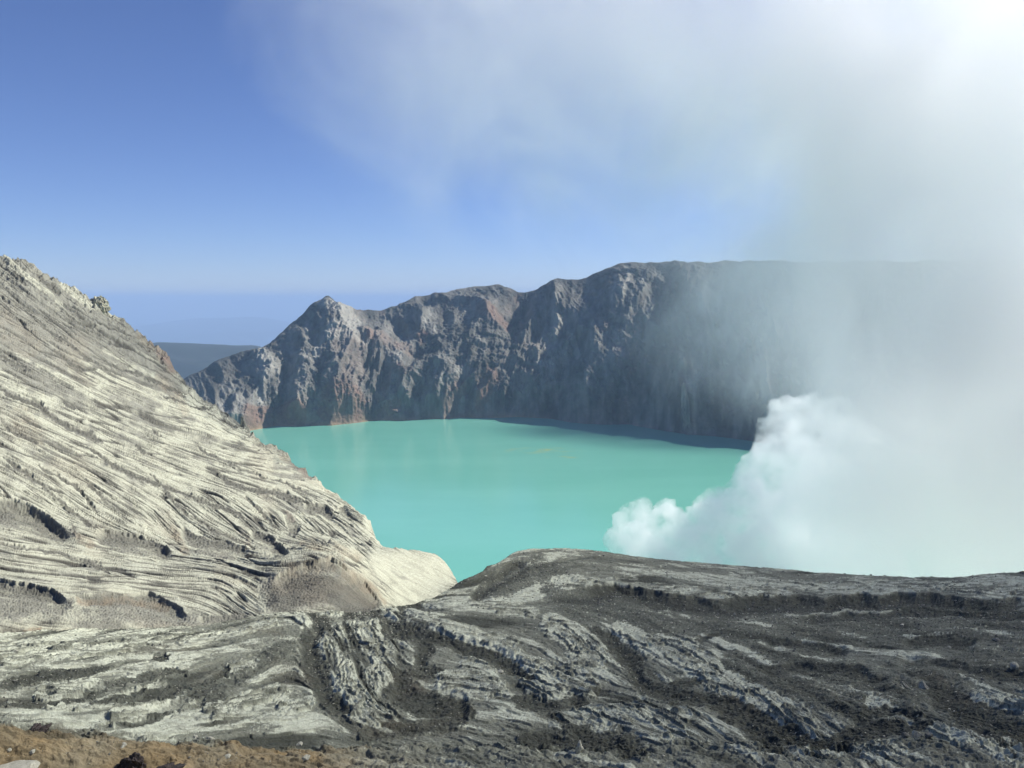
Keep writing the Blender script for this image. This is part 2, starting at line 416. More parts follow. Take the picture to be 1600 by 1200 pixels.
thn = (np.clip(1 - np.abs(fl1) / .3, 0, 1) * sstep(-.2, .3, fbm(PU, PV, 60, 3, seed=152)) + np.clip(1 - np.abs(fl0) / .14, 0, 1)) * flat
softly = sstep(7.0, 5.6, tb) * .8 + .2
softly = softly * (1 - .5 * np.clip(pal, 0, 1))
Hs += (fl0 * 1.1 + fl1 * .7) * px * flat * softly
Hs -= (rill * px * 1.5 + thn * px * 1.6) * softly
gr = fbm(X, Y, .9, 5, .66, seed=80, cell=cell, ridged=True)
gr2 = fbm(X, Y, .32, 3, .7, seed=85, cell=cell)
pxn = perlin(PU / 3.4, PV / 2.2, 87) + .6 * perlin(PU / 1.9, PV / 1.5, 88)
Hs += gr * .10 * (np.clip(scree + dark * .5, 0, 1) * .9 + .15) + gr2 * .04 * (scree + .3) + pxn * px * (.4 + .5 * np.clip(scree, 0, 1))
near_bank = sstep(1.0, 1.3, tb) * sstep(2.25, 1.95, tb)
Hs += near_bank * (gr * .10 + gr2 * .05)
# the ochre cut bank at the very bottom: blocks along its lip
lip = np.exp(-((tb - 2.05) / .12) ** 2)
blk = np.floor(perlin(X / .45, Y / .3, 90) * 3 + perlin(X / .16, Y / .12, 91)) / 3
Hs += lip * blk * .12
Z = PB[..., 2] + (und * .5 * softly + H + Hs) * sstep(7.7, 7.0, tb) * sstep(.3, 1.0, tb)
back_rough = sstep(7.0, 7.6, tb)
Z = Z + back_rough * fbm(X, Y, 12, 5, .55, seed=95) * 2.2
PB[..., 2] = Z
crn = fbm(X, Y, 1.6, 6, .68, seed=100, cell=cell)
crn2 = fbm(X, Y, 6.0, 3, .6, seed=108)
crust = sstep(-.05, .14, crn * .62 + pxn * .10 + crn2 * .35 + pal * .62 - .06 + fl1 * .20 + fl0 * .19 + fl2 * .08 - scree * .34 - dark * .4 - .25 * sstep(1120, 1190, PV) * (1 - pal))
crust = crust * (1 - .8 * np.clip(step_edge * np.clip(ampl * 1.3, 0, 1) + thn * .8, 0, 1)) * (.86 + .14 * pxn)
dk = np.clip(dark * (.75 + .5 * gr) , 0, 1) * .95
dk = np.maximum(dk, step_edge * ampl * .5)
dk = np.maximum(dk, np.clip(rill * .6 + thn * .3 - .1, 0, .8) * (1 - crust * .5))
dk = np.maximum(dk, .5 * sstep(.1, .5, -pxn * .5 - gr * .5) * (1 - crust))
chip = sstep(.62, .8, perlin(PU / 4.5, PV / 3, 126) + .25 * pxn) * (1 - dk)
crust = np.maximum(crust, chip * .8)
rl = np.clip(scree * (.62 - .20 * fl1 - .16 * fl0 - .12 * pxn) + rill * .6, 0, 1) * (1 - crust * .85)
brn = np.clip(brn * (.6 + 1.2 * fbm(X, Y, .8, 3, seed=120)), 0, 1) + .15 * sstep(.1, .5, fbm(X, Y, 2.2, 4, seed=121)) * (1 - crust)
brn = brn * (1 - crust * .6)
ob = sstep(.75, 1.05, tb) * sstep(2.10, 1.98, tb + .12 * perlin(X / .8, Y / .5, 130)) * sstep(720, 380, PU + 80 * perlin(X / 1.3, Y, 131))
och = ob * (.65 + .5 * fbm(X, Y, .7, 4, seed=132))
och += .45 * sstep(1150, 1185, PV) * sstep(.15, .45, fbm(X, Y, 1.5, 3, seed=133)) * sstep(900, 600, PU)
alt = np.zeros_like(och)
bankdark = ob * sstep(.18, .38, fbm(X, Y, .9, 4, seed=134))
crust = crust * (1 - ob)
mask = np.stack([np.clip(crust, 0, 1), np.clip(rl, 0, 1), np.clip(brn, 0, 1)], -1)
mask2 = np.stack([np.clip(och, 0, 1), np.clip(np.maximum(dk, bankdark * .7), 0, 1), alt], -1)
ground = grid_mesh('ground', PB, M_FG, {'mask': mask, 'mask2': mask2})
ground['kind'] = 'structure'
ground['label'] = 'grey eroded ash ground with pale cracked crust patches and dark gullies at the bottom of the view'
GB, GU, GV, GT = PB, PU, PV, tb
g_scree = np.clip(scree + .4 * ob, 0, 1)
print('ground', round(time.time() - T0, 1), PB.shape)

# ------------------------------------------------------------------ left slope (net A)
rowsA = [
    [(-350, 1070, 36), (0, 1030, 36), (300, 1010, 38), (440, 985, 40), (580, 975, 42), (640, 985, 48), (720, 985, 56)],
    [(-350, 1000, 37), (0, 978, 37), (150, 972, 38), (300, 978, 39), (430, 962, 41), (500, 957, 42), (580, 956, 44), (640, 960, 52), (720, 965, 62)],
    [(-350, 940, 43), (0, 925, 44), (150, 930, 45), (250, 942, 46), (400, 940, 46), (450, 920, 47), (520, 905, 48), (560, 925, 50), (600, 940, 57), (640, 946, 64), (720, 950, 70)],
    [(-350, 890, 51), (0, 893, 52), (150, 900, 53), (270, 898, 54), (390, 888, 55), (450, 868, 56), (500, 858, 57), (540, 862, 60), (580, 888, 66), (620, 905, 71), (660, 915, 75), (720, 930, 78)],
    [(-350, 835, 61), (0, 850, 62), (150, 868, 64), (270, 875, 66), (390, 872, 68), (450, 866, 70), (520, 856, 74), (580, 868, 77), (620, 880, 80), (660, 890, 83), (690, 905, 84), (720, 922, 84)],
    [(-350, 770, 76), (0, 800, 78), (110, 820, 78), (270, 845, 80), (390, 850, 82), (450, 850, 84), (520, 852, 86), (560, 855, 88), (600, 858, 89), (640, 859, 90), (680, 866, 90), (700, 885, 90), (715, 909, 90), (720, 920, 90)],
    [(-350, 660, 98), (0, 720, 100), (150, 770, 100), (300, 800, 105), (400, 815, 105), (480, 825, 105), (540, 834, 105), (580, 842, 104), (596, 852, 103), (640, 900, 103), (720, 960, 103)],
    [(-350, 560, 130), (0, 640, 135), (150, 690, 135), (300, 740, 135), (400, 765, 135), (480, 785, 135), (540, 800, 130), (562, 806, 127), (582, 830, 125), (600, 865, 122), (640, 930, 120), (720, 1000, 120)],
    [(-350, 450, 170), (0, 560, 175), (150, 620, 175), (300, 680, 175), (400, 715, 175), (480, 748, 170), (530, 779, 160), (548, 792, 152), (570, 830, 148), (600, 890, 145), (640, 970, 140), (720, 1050, 140)],
    [(-350, 350, 205), (0, 480, 215), (100, 520, 215), (200, 580, 215), (300, 640, 215), (380, 688, 210), (440, 722, 205), (490, 750, 195), (520, 775, 190), (560, 840, 180), (600, 910, 175), (720, 1090, 170)],
    [(-350, 270, 235), (-100, 370, 245), (0, 404, 250), (36, 407, 250), (60, 416, 250), (100, 440, 250), (140, 464, 250), (170, 490, 250), (210, 520, 250), (240, 546, 249), (268, 572, 248), (285, 597, 246),
     (310, 622, 244), (340, 641, 242), (365, 655, 240), (385, 672, 238), (400, 690, 236), (430, 703, 232), (465, 728, 225), (495, 754, 215), (520, 800, 210), (560, 860, 205), (600, 930, 200), (720, 1110, 190)]]
usA = np.concatenate([np.linspace(-1400, -340, 40)[:-1], np.linspace(-340, -30, 120)[:-1], np.linspace(-30, 719, int(640 * QUALITY))])
netA = net_rows(rowsA, usA)
cr = netA[-1]
a1 = scaled(cr, 1.05, -5); a2 = scaled(cr, 1.18, -40); a3 = scaled(cr, 1.5, -110); a3[:, 2] = np.minimum(a3[:, 2], 20); a4 = scaled(a3, 1.15, 0); a4[:, 2] = -8
netA = np.concatenate([netA, [a1, a2, a3, a4]])
seg = [40, 90, 90, 90, 90, 100, 120, 120, 120, 120]
tA = np.concatenate([np.linspace(k, k + 1, int(s * QUALITY))[:-1] for k, s in enumerate(seg)] + [np.linspace(10, 11, 40)[:-1], np.linspace(11, 14, 50)])
PA = resample(netA, tA).astype(np.float32)
PU, PV = project(PA[..., 0], PA[..., 1], PA[..., 2]); PU = PU.astype(np.float32); PV = PV.astype(np.float32)
tb = tA[:, None] * np.ones((1, PA.shape[1]), np.float32)
dist = np.hypot(PA[..., 0], PA[..., 1]); px = dist / F
ci = np.linalg.norm(np.gradient(PA, axis=0), axis=-1); cj = np.linalg.norm(np.gradient(PA, axis=1), axis=-1)
cell = np.maximum(ci, cj) * .8 + .003
X, Y = PA[..., 0], PA[..., 1]
ft = Feat(PU, PV, 7.0, 3)
H = np.zeros_like(X); dark = np.zeros_like(X); scree = np.zeros_like(X); pal = np.zeros_like(X); brn = np.zeros_like(X); smooth = np.zeros_like(X); red = np.zeros_like(X)
# recesses at the foot of the striped slope
sdep = .5
scarp([(-120, 790), (-30, 780), (20, 782), (60, 798), (95, 822), (122, 842)], 30, 34, .55, 4, 4)
scarp([(152, 826), (175, 834), (215, 838), (245, 850), (272, 866)], 17, 20, .6, 3, 3)
scarp([(286, 820), (310, 834), (345, 846), (375, 852), (390, 862)], 14, 20, .6, 3, 3)
scarp([(390, 824), (415, 832), (435, 848), (452, 866)], 17, 18, .6, 3, 3)
scarp([(470, 786), (490, 788), (510, 792), (528, 806)], 14, 16, .6, 3, 2)
gully([(450, 806), (456, 822), (462, 838)], 7, 9, .5)
gully([(532, 796), (545, 808)], 4, 7, .5)
gully([(115, 826), (122, 842)], 4, 4, .2)
# bands below: hollow with scree and a broken lip above it
scarp([(-100, 900), (0, 908), (50, 912), (85, 926), (110, 942)], 20, 30, .6, 3, 2)
scarp([(110, 930), (180, 930), (230, 930), (262, 940), (285, 952), (305, 968)], 15, 30, .5, 3, 2)
scarp([(310, 962), (350, 960), (385, 952)], 10, 22, .5)
scarp([(415, 915), (440, 895), (480, 880), (520, 878), (545, 890), (565, 910), (585, 935), (600, 950)], 22, 50, .35, 3, 4)
scarp([(0, 978), (40, 985), (60, 996)], 10, 12, .6)
gully([(0, 850), (60, 862), (130, 880), (170, 895)], 3.5, 4.5, .55)
gully([(110, 875), (150, 880), (175, 900)], 3.5, 5, .55)
# long rills with dark cuts
for pts, w, d in [([(0, 612), (60, 638), (110, 668), (135, 680), (160, 690)], 4.2, 7), ([(0, 715), (30, 735), (70, 760), (110, 800), (150, 825)], 3.6, 5),
                  ([(60, 730), (120, 760), (150, 800)], 3, 4), ([(130, 695), (190, 735), (230, 755), (300, 775), (380, 810)], 3, 4.5), ([(230, 740), (280, 790), (330, 830), (380, 850)], 2.6, 4),
                  ([(340, 735), (365, 755), (400, 765), (470, 782)], 4, 6), ([(215, 700), (228, 708)], 4, 6), ([(240, 680), (250, 688)], 3.4, 5), ([(105, 633), (120, 641)], 4, 6),
                  ([(10, 665), (30, 680), (60, 695)], 3, 4.5), ([(60, 430), (95, 455)], 5, 7), ([(128, 502), (148, 512)], 6, 9), ([(100, 470), (116, 485)], 3.5, 6), ([(0, 465), (60, 500), (130, 560), (200, 590)], 2.8, 4.5),
                  ([(165, 560), (230, 590), (290, 620)], 3, 5), ([(85, 550), (110, 570), (150, 580)], 3.5, 5), ([(0, 560), (50, 580)], 3, 4), ([(180, 800), (140, 760)], 3, 4),
                  ([(250, 620), (330, 640)], 2.4, 4), ([(300, 700), (400, 745), (480, 770)], 2.6, 4), ([(380, 780), (420, 810), (440, 830)], 2.6, 4)]:
    gully(pts, w, d, .8)
# crags along the crest
for (u0, v0, w, h) in [(158, 466, 13, 16), (150, 462, 6, 8), (30, 405, 9, 5), (48, 410, 7, 4), (90, 436, 10, 4), (196, 505, 10, 6), (214, 515, 8, 5), (232, 530, 10, 6), (250, 548, 9, 8), (262, 566, 8, 8),
                       (375, 655, 5, 13), (380, 668, 5, 8), (424, 698, 7, 5), (300, 612, 9, 5), (335, 640, 7, 4), (112, 447, 8, 4)]:
    e = np.hypot((ft.pu - u0) / w, (ft.pv - v0) / (w * 1.3))
    H += h * px * np.clip(1.3 - e, 0, 1) ** .7 * (.75 + .35 * perlin(PU / 6, PV / 6, 33))
# crest rubble, scree and coloured bands
patch(scree, [(0, 950), (60, 945), (120, 960), (250, 965), (300, 975)], 24)
patch(scree, [(160, 950), (260, 960)], 20)
patch(scree, [(430, 930), (500, 920), (560, 935)], 34)
patch(scree, [(0, 808), (60, 825), (90, 840)], 14, .8)
patch(scree, [(180, 850), (240, 862)], 9, .7); patch(scree, [(310, 860), (360, 868)], 8, .7); patch(scree, [(400, 850), (420, 870)], 12, .5)
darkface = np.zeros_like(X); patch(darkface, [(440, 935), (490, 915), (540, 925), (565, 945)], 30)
patch(smooth, [(600, 880), (640, 890), (680, 895), (640, 930)], 34)
for pts, w in [([(0, 830), (80, 850), (170, 875), (260, 880)], 12), ([(0, 890), (150, 902), (270, 900), (380, 890), (450, 868), (520, 857)], 7), ([(540, 870), (590, 915), (640, 935)], 22),
               ([(640, 870), (690, 895), (660, 930)], 30), ([(130, 790), (200, 820)], 16), ([(220, 790), (280, 840)], 14), ([(310, 800), (380, 840)], 13), ([(430, 800), (520, 835)], 16), ([(70, 770), (120, 800)], 10),
               ([(100, 915), (250, 920), (330, 930)], 7), ([(0, 975), (60, 985)], 6), ([(350, 930), (400, 940)], 14), ([(150, 468), (170, 490), (200, 500)], 12), ([(100, 440), (150, 480)], 8), ([(290, 620), (330, 650)], 12),
               ([(310, 640), (360, 670)], 12), ([(560, 810), (590, 850)], 10), ([(500, 840), (560, 850)], 10)]:
    patch(pal, pts, w)
for pts, w, v in [([(120, 938), (200, 936), (260, 945)], 6, .9), ([(120, 840), (140, 850)], 9, .5), ([(275, 830), (285, 860)], 9, .55), ([(378, 830), (385, 850)], 7, .55), ([(480, 850), (560, 875)], 9, .5),
                  ([(450, 890), (530, 880)], 7, .5), ([(540, 890), (600, 940)], 5, .6), ([(40, 990), (60, 985)], 6, .8), ([(100, 990), (130, 993)], 8, .7), ([(225, 530), (270, 575)], 12, .55),
                  ([(430, 705), (520, 770)], 6, .4), ([(0, 500), (40, 540)], 30, .25), ([(30, 650), (60, 680)], 18, .3), ([(250, 590), (290, 640)], 10, .4)]:
    patch(brn, pts, w, v)
patch(red, [(238, 540), (268, 575)], 8, .5); patch(red, [(455, 722), (490, 748)], 4, .5); patch(red, [(450, 800), (456, 812)], 5, .5); patch(red, [(376, 828), (384, 845)], 5, .4)
adirs = [(30, 440, 42), (0, 550, 32), (150, 540, 33), (230, 600, 24), (300, 660, 14), (370, 700, 10), (50, 650, 27), (150, 700, 25), (300, 740, 22), (450, 750, 15), (440, 730, 12), (550, 830, 40), (480, 810, 52),
         (200, 800, 32), (100, 770, 42), (250, 810, 48), (400, 820, 42), (350, 800, 34), (50, 870, 8), (200, 880, 6), (320, 880, 6), (100, 905, 4), (300, 905, -3), (450, 875, -18), (370, 930, 42), (560, 900, 40), (600, 920, 38), (660, 890, 25), (500, 930, 5),
         (150, 960, 0), (540, 790, 22), (160, 470, 50), (270, 590, 45), (340, 655, 48), (0, 730, 30)]
adirs = [(a, c, g_ - 4 if c < 790 else g_) for (a, c, g_) in adirs]
fa = flow(adirs, PU, PV, 9, 21, K=39, wobble=.08)
fb = flow(adirs, PU, PV, 4.2, 25, K=27, wobble=.06)
fc = flow(adirs, PU, PV, 24, 29, K=42, wobble=.09)
cragz = sstep(0, 1, np.clip((PU - 95) / 40, 0, 1)) * np.exp(-np.clip(10 - tb, 0, 9) / .35) * sstep(470, 380, PU)   # bare rock near the crest
stripes = (1 - np.clip(scree * 1.3, 0, 1)) * (1 - .85 * smooth)
def thin(f, w, brk): return np.clip(1 - np.abs(f) / w, 0, 1) * sstep(-.15, .35, brk)
brk1 = fbm(PU, PV, 70, 4, .6, seed=141); brk2 = fbm(PU, PV, 40, 4, .6, seed=145)
rill = (thin(fa, .32, brk1 + .28) * 1.0 + thin(fb, .34, brk2 + .2) * .6 + thin(fc, .16, brk2 + .35) * 1.7) * stripes
Hs = -rill * px * 2.1 * (1 - .5 * cragz) + (fc * 1.5 + fa * .6 + fb * .35) * px * stripes * .95
# the rills cut a layered crust: sheets overlap down the slope
qq = fa * .55 + fc * .75 + fb * .22 + fbm(X, Y, 9, 3, seed=140, cell=cell) * .7
fr = qq - np.floor(qq)
Hs += (np.floor(qq) + sstep(0, .2, fr) - qq) * px * 2.2 * stripes
edge = np.clip(1 - np.abs(fr / .2 - 1), 0, 1) * stripes * sstep(-.1, .3, brk2 + .1)
pxn = perlin(PU / 3.2, PV / 2.4, 147) + .6 * perlin(PU / 1.8, PV / 1.5, 148)
Hs += pxn * px * (.35 + .8 * np.clip(scree, 0, 1) + .8 * cragz)
gr = fbm(X, Y, 2.2, 5, .6, seed=150, cell=cell, ridged=True)
Hs += gr * px * (1.2 + 3.0 * np.clip(scree, 0, 1) + 5.0 * cragz)
crag = fbm(PU, PV, 34, 4, .6, seed=160, ridged=True)
Hs += crag * px * 5 * cragz
Hs += (fbm(PU, PV, 15, 3, .6, seed=162, ridged=True) - 1.2) * px * 3.6 * sstep(8.8, 9.8, tb) * sstep(480, 380, PU)
und = fbm(X, Y, 30, 3, seed=165) * 1.6 * sstep(60, 140, dist)
fade = sstep(10.9, 10.0, tb) * sstep(0, 1.0, tb)
Z = PA[..., 2] + (H + Hs + und * .6) * fade + sstep(10, 11, tb) * fbm(X, Y, 40, 4, .5, seed=170) * 4
PA[..., 2] = Z
n1 = fbm(PU, PV, 60, 4, .55, seed=180); n2 = fbm(PU, PV, 16, 3, .6, seed=183)
crust = sstep(-.25, .35, n1 * .8 + n2 * .5 + pal * .8 + .12 + fa * .2 + .16 * fc - scree * .6 - .6 * sstep(640, 500, PV) + .25 * sstep(620, 720, PV))
crust *= (1 - np.clip(rill + edge * .5, 0, 1) * .8)
crust *= .85 + .2 * pxn
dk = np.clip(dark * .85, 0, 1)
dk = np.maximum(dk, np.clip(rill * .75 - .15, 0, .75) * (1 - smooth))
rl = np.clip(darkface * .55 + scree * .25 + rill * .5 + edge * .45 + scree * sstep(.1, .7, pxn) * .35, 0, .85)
brn = np.clip(brn * (.6 + 1.0 * n2) + .18 * sstep(.1, .5, fbm(PU, PV, 90, 3, seed=190)), 0, 1)
mask = np.stack([np.clip(crust, 0, 1), rl, np.clip(brn, 0, 1)], -1)
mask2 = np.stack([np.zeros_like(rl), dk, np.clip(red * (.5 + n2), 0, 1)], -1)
slope = grid_mesh('hillside', PA, M_SLOPE, {'mask': mask, 'mask2': mask2})
slope['kind'] = 'structure'
slope['label'] = 'sunlit pale sulphur-coloured slope scored with rills on the left of the lake'
print('slope', round(time.time() - T0, 1), PA.shape)

# ------------------------------------------------------------------ far crater wall
def shore_r(v):
    return HC / np.tan(np.arctan((np.asarray(v, float) - CV) / F) + PITCH)
shore = [(0, 690), (150, 680), (300, 668), (395, 661), (440, 658), (520, 656), (600, 653), (680, 650), (790, 648), (850, 652), (900, 657), (950, 661), (1000, 664), (1050, 668), (1100, 672), (1170, 678), (1300, 682), (1500, 683), (1950, 686)]
crest = [(0, 760, 1400), (100, 715, 1380), (200, 650, 1350), (300, 588, 1280), (350, 562, 1260), (390, 550, 1250), (412, 545, 1250), (430, 532, 1260), (450, 514, 1270), (480, 486, 1290), (500, 470, 1300), (511, 466, 1300), (522, 472, 1300), (540, 482, 1310),
         (560, 487, 1320), (590, 490, 1340), (615, 482, 1350), (650, 467, 1360), (700, 457, 1370), (740, 452, 1370), (772, 448, 1370), (795, 453, 1370), (815, 460, 1370), (832, 458, 1360), (850, 448, 1350), (870, 439, 1340), (895, 439, 1330),
         (930, 431, 1310), (950, 422, 1300), (970, 414, 1290), (1000, 412, 1280), (1060, 412, 1260), (1100, 412, 1240), (1150, 411, 1220), (1200, 411, 1200), (1300, 414, 1190), (1500, 412, 1190), (1950, 430, 1190)]
usW = np.concatenate([np.linspace(60, 240, 60)[:-1], np.linspace(240, 1300, int(1000 * QUALITY))[:-1], np.linspace(1300, 1900, 260)])
s = np.array(shore); c = np.array(crest)
vs = pchip(s[:, 0], s[:, 1], usW); vc = pchip(c[:, 0], c[:, 1], usW); rc = pchip(c[:, 0], c[:, 2], usW)
S = np.stack(place(usW, vs, shore_r(vs)), -1); C_ = np.stack(place(usW, vc, rc), -1)
rows = []
for rf, zf in [(-.25, None), (0, 0), (.10, .20), (.28, .42), (.55, .68), (.82, .88), (1, 1)]:
    p = S.copy()
    p[:, :2] = S[:, :2] * (1 - rf) + C_[:, :2] * rf
    p[:, 2] = -25 if zf is None else C_[:, 2] * zf
    rows.append(p)
cr = rows[-1]
rows += [scaled(cr, 1.03, -12), scaled(cr, 1.25, -150), scaled(cr, 1.8, -420), scaled(cr, 2.6, 0)]
rows[-1][:, 2] = -760
netW = np.array(rows)
tW = np.concatenate([np.linspace(0, 1, 10)[:-1], np.linspace(1, 6, int(420 * QUALITY))[:-1], np.linspace(6, 7, 24)[:-1], np.linspace(7, 10, 40)])
PW = resample(netW, tW).astype(np.float32)
PU, PV = project(PW[..., 0], PW[..., 1], PW[..., 2]); PU = PU.astype(np.float32); PV = PV.astype(np.float32)
tb = tW[:, None] * np.ones((1, PW.shape[1]), np.float32)
X, Y, Zb = PW[..., 0].copy(), PW[..., 1].copy(), PW[..., 2].copy()
dist = np.hypot(X, Y); px = dist / F
ft = Feat(PU, PV, 8.0, 5)
H = np.zeros_like(X); dark = np.zeros_like(X); scree = np.zeros_like(X)
arc = np.arctan2(X, Y) * 1150                      # metres along the wall
# big spurs and ravines
def ridge(pts, w, h, one=0):
    ii, dd, sg, al = ft.dist(pts, w * 3.2)
    k = np.maximum(0, 1 - dd / (w * (1.0 + .8 * al))) if not one else np.maximum(0, 1 - dd / w)
    H[ii] += h * px[ii] * k ** 1.15 * sstep(0, .22, al)
for pts, w, h in [([(511, 470), (535, 500), (545, 540), (528, 600), (520, 655)], 44, 34), ([(415, 548), (412, 590), (392, 630), (380, 668)], 30, 26), ([(470, 500), (478, 560), (470, 610), (468, 655)], 20, 14),
                  ([(540, 520), (575, 535), (620, 575), (640, 610), (628, 652)], 30, 26), ([(770, 455), (760, 505), (720, 550), (700, 600), (690, 652)], 44, 34), ([(655, 470), (660, 540), (668, 580)], 26, 14),
                  ([(870, 442), (845, 500), (800, 560), (785, 610), (782, 650)], 40, 34), ([(975, 410), (965, 480), (930, 560), (905, 620), (890, 662)], 44, 26), ([(1060, 405), (1075, 480), (1060, 560), (1070, 640), (1078, 678)], 44, 30),
                  ([(1150, 402), (1165, 480), (1190, 560), (1200, 640), (1195, 690)], 44, 34), ([(1290, 402), (1330, 520), (1350, 700)], 60, 40), ([(730, 520), (745, 580), (752, 648)], 18, 14)]:
    ridge(pts, w, h)
for pts, w, d in [([(455, 540), (450, 580), (440, 620), (445, 655)], 14, 14), ([(500, 560), (497, 600), (495, 655)], 14, 12), ([(556, 520), (572, 560), (570, 610), (565, 655)], 9, 12), ([(650, 600), (640, 625), (632, 650)], 13, 16),
                  ([(680, 580), (662, 612), (640, 650)], 10, 12), ([(820, 470), (800, 530), (790, 580), (800, 650)], 16, 22), ([(910, 520), (870, 600), (850, 655)], 20, 22), ([(1010, 540), (990, 600), (980, 670)], 24, 24),
                  ([(1120, 560), (1130, 620), (1125, 680)], 18, 22), ([(600, 495), (640, 540), (650, 590)], 12, 10), ([(700, 480), (690, 530), (650, 580)], 10, 9)]:
    ii, dd, sg, al = ft.dist(pts, w * 2)
    H[ii] -= d * px[ii] * np.maximum(0, 1 - dd / (w * 1.5)) * taper(al, .2, .1)
low = sstep(6.2, 5.4, tb)
wr = 12 * perlin(arc / 60, Zb / 50, 200) + 34 * perlin(arc / 170, Zb / 110, 202)
var = .35 + 1.1 * sstep(-.4, .5, perlin(arc / 95, Zb / 120, 204))
fl = (1 - 2 * np.abs(perlin((arc + wr * 1.4 + Zb * .35) / 70, Zb / 190, 210))) * 13 + (1 - 2 * np.abs(perlin((arc + wr - Zb * .3) / 30, Zb / 80, 212))) * 6.5 * var \
    + (1 - 2 * np.abs(perlin((arc + wr * .6) / 11, Zb / 42, 214))) * 2.6 * var + (1 - 2 * np.abs(perlin((arc + wr * .4) / 4.6, Zb / 15, 216))) * 1.2 * var
rg = fbm(arc + .4 * Zb, Zb, 60, 6, .6, seed=220, ridged=True) * 10 + fbm(arc, Zb, 9, 4, .65, seed=225) * 3.2
led = Zb / 17 + 1.1 * perlin(arc / 120, Zb / 60, 227) + .3 * perlin(arc / 20, Zb / 20, 228); lf = led - np.floor(led)
rg = rg + (sstep(0, .3, lf) - lf) * 4.5 * sstep(-.2, .4, perlin(arc / 80, Zb / 60, 229))
disp = (H + (fl * (.45 + .55 * low) + rg) * sstep(1.0, 1.6, tb) + fl * .35 * sstep(1.6, 1, tb))
crestfade = sstep(7.0, 5.6, tb)
ux, uy = -X / dist, -Y / dist
frontm = sstep(8, 6.6, tb)
PW[..., 0] = X + ux * disp * (.25 + .6 * crestfade) * frontm
PW[..., 1] = Y + uy * disp * (.25 + .6 * crestfade) * frontm
PW[..., 2] = Zb + (disp * .42 * crestfade + rg * .25) * (1 - .82 * sstep(5.0, 6.0, tb)) * frontm * sstep(.9, 1.5, tb) + fbm(arc, Zb * 0, 44, 4, .6, seed=260, ridged=True) * 5 * np.exp(-((tb - 6.2) / .55) ** 2) + (1 - frontm) * fbm(X, Y, 160, 5, .5, seed=230) * 40
n1 = fbm(arc, Zb, 70, 4, .55, seed=240, sy=1.6); n2 = fbm(arc, Zb, 14, 3, .6, seed=243, sy=2.5); n3 = fbm(arc, Zb, 120, 3, seed=246)
hz = Zb / np.maximum(netW[6][:, 2][None, :], 1)
pal = np.zeros_like(X); red = np.zeros_like(X); grn = np.zeros_like(X)
for pts, w, v in [([(500, 478), (540, 500), (560, 525)], 12, .9), ([(520, 530), (575, 545)], 16, .7), ([(410, 555), (420, 590), (400, 640)], 12, .5), ([(480, 520), (490, 570)], 12, .35), ([(1130, 530), (1150, 560), (1130, 590), (1160, 620)], 14, .7),
                  ([(640, 500), (690, 540)], 9, .4), ([(1190, 600), (1200, 640)], 9, .6), ([(920, 500), (935, 520)], 10, .5), ([(890, 540), (900, 560)], 6, .6), ([(845, 580), (870, 575)], 9, .5), ([(700, 580), (730, 600)], 14, .35)]:
    patch(pal, pts, w, v)
for pts, w, v in [([(390, 655), (440, 648), (470, 652)], 12, .9), ([(520, 630), (560, 640)], 20, .85), ([(700, 640), (720, 620)], 14, .7), ([(755, 635), (768, 600)], 12, .95), ([(750, 500), (790, 520)], 13, .7), ([(656, 535), (664, 545)], 7, .9),
                  ([(600, 650), (620, 640)], 8, .5), ([(570, 540), (640, 560)], 12, .45), ([(500, 650), (560, 652)], 5, .8), ([(930, 510), (950, 530)], 9, .4), ([(620, 590), (640, 600)], 9, .4)]:
    patch(red, pts, w, v)
crust = np.clip(.30 + .9 * n2 + .5 * n1 + pal * .7 + .12 * fl / 10, 0, 1)
rl = np.clip(.35 - .8 * n1 - .5 * n2 + sstep(.72, 1.0, hz + .25 * n1) * .35 - pal * .6, 0, 1)
redm = np.clip(red * (.75 + 1.1 * n2) + .3 * sstep(.15, .6, n3 + .6 * n2), 0, .9)
shorem = np.exp(-np.clip(PW[..., 2], 0, 99) / 5.0) * sstep(900, 780, PU)
och = shorem * .95 * sstep(-.35, .15, fbm(arc, Zb, 40, 2, seed=250))
mask = np.stack([crust, rl, redm * .8], -1); mask2 = np.stack([och, np.zeros_like(rl), redm * .65], -1)
wall = grid_mesh('crater_cliffs', PW, M_WALL, {'mask': mask, 'mask2': mask2})
wall['kind'] = 'structure'
wall['label'] = 'dark fluted rock cliffs of the far crater rim behind the lake'
print('wall', round(time.time() - T0, 1), PW.shape)

# ------------------------------------------------------------------ lake
def sheet(name, x0, x1, y0, y1, z, mat):
    me = bpy.data.meshes.new(name)
    me.from_pydata([(x0, y0, z), (x1, y0, z), (x1, y1, z), (x0, y1, z)], [], [(0, 1, 2, 3)])
    me.materials.append(mat)
    o = bpy.data.objects.new(name, me); COL.objects.link(o); return o
m, nt, out = new_mat('acid_water'); N = NT(nt)
bs = N.n('ShaderNodeBsdfPrincipled'); bs.inputs['Roughness'].default_value = .12; bs.inputs['IOR'].default_value = 1.33
pos = N.n('ShaderNodeNewGeometry').outputs['Position']
mp = N.n('ShaderNodeMapping'); N.l(pos, mp.inputs[0]); mp.inputs['Scale'].default_value = (.004, .012, 1)
a = N.noise(mp.outputs[0], 1.0, 5, .55)
c = N.mix(N.ramp(a, .3, .75), (.145, .425, .33), (.17, .46, .365))
mp2 = N.n('ShaderNodeMapping'); N.l(pos, mp2.inputs[0]); mp2.inputs['Scale'].default_value = (.02, .06, 1); mp2.inputs['Rotation'].default_value = (0, 0, .25)
sx = N.n('ShaderNodeSeparateXYZ'); N.l(pos, sx.inputs[0])
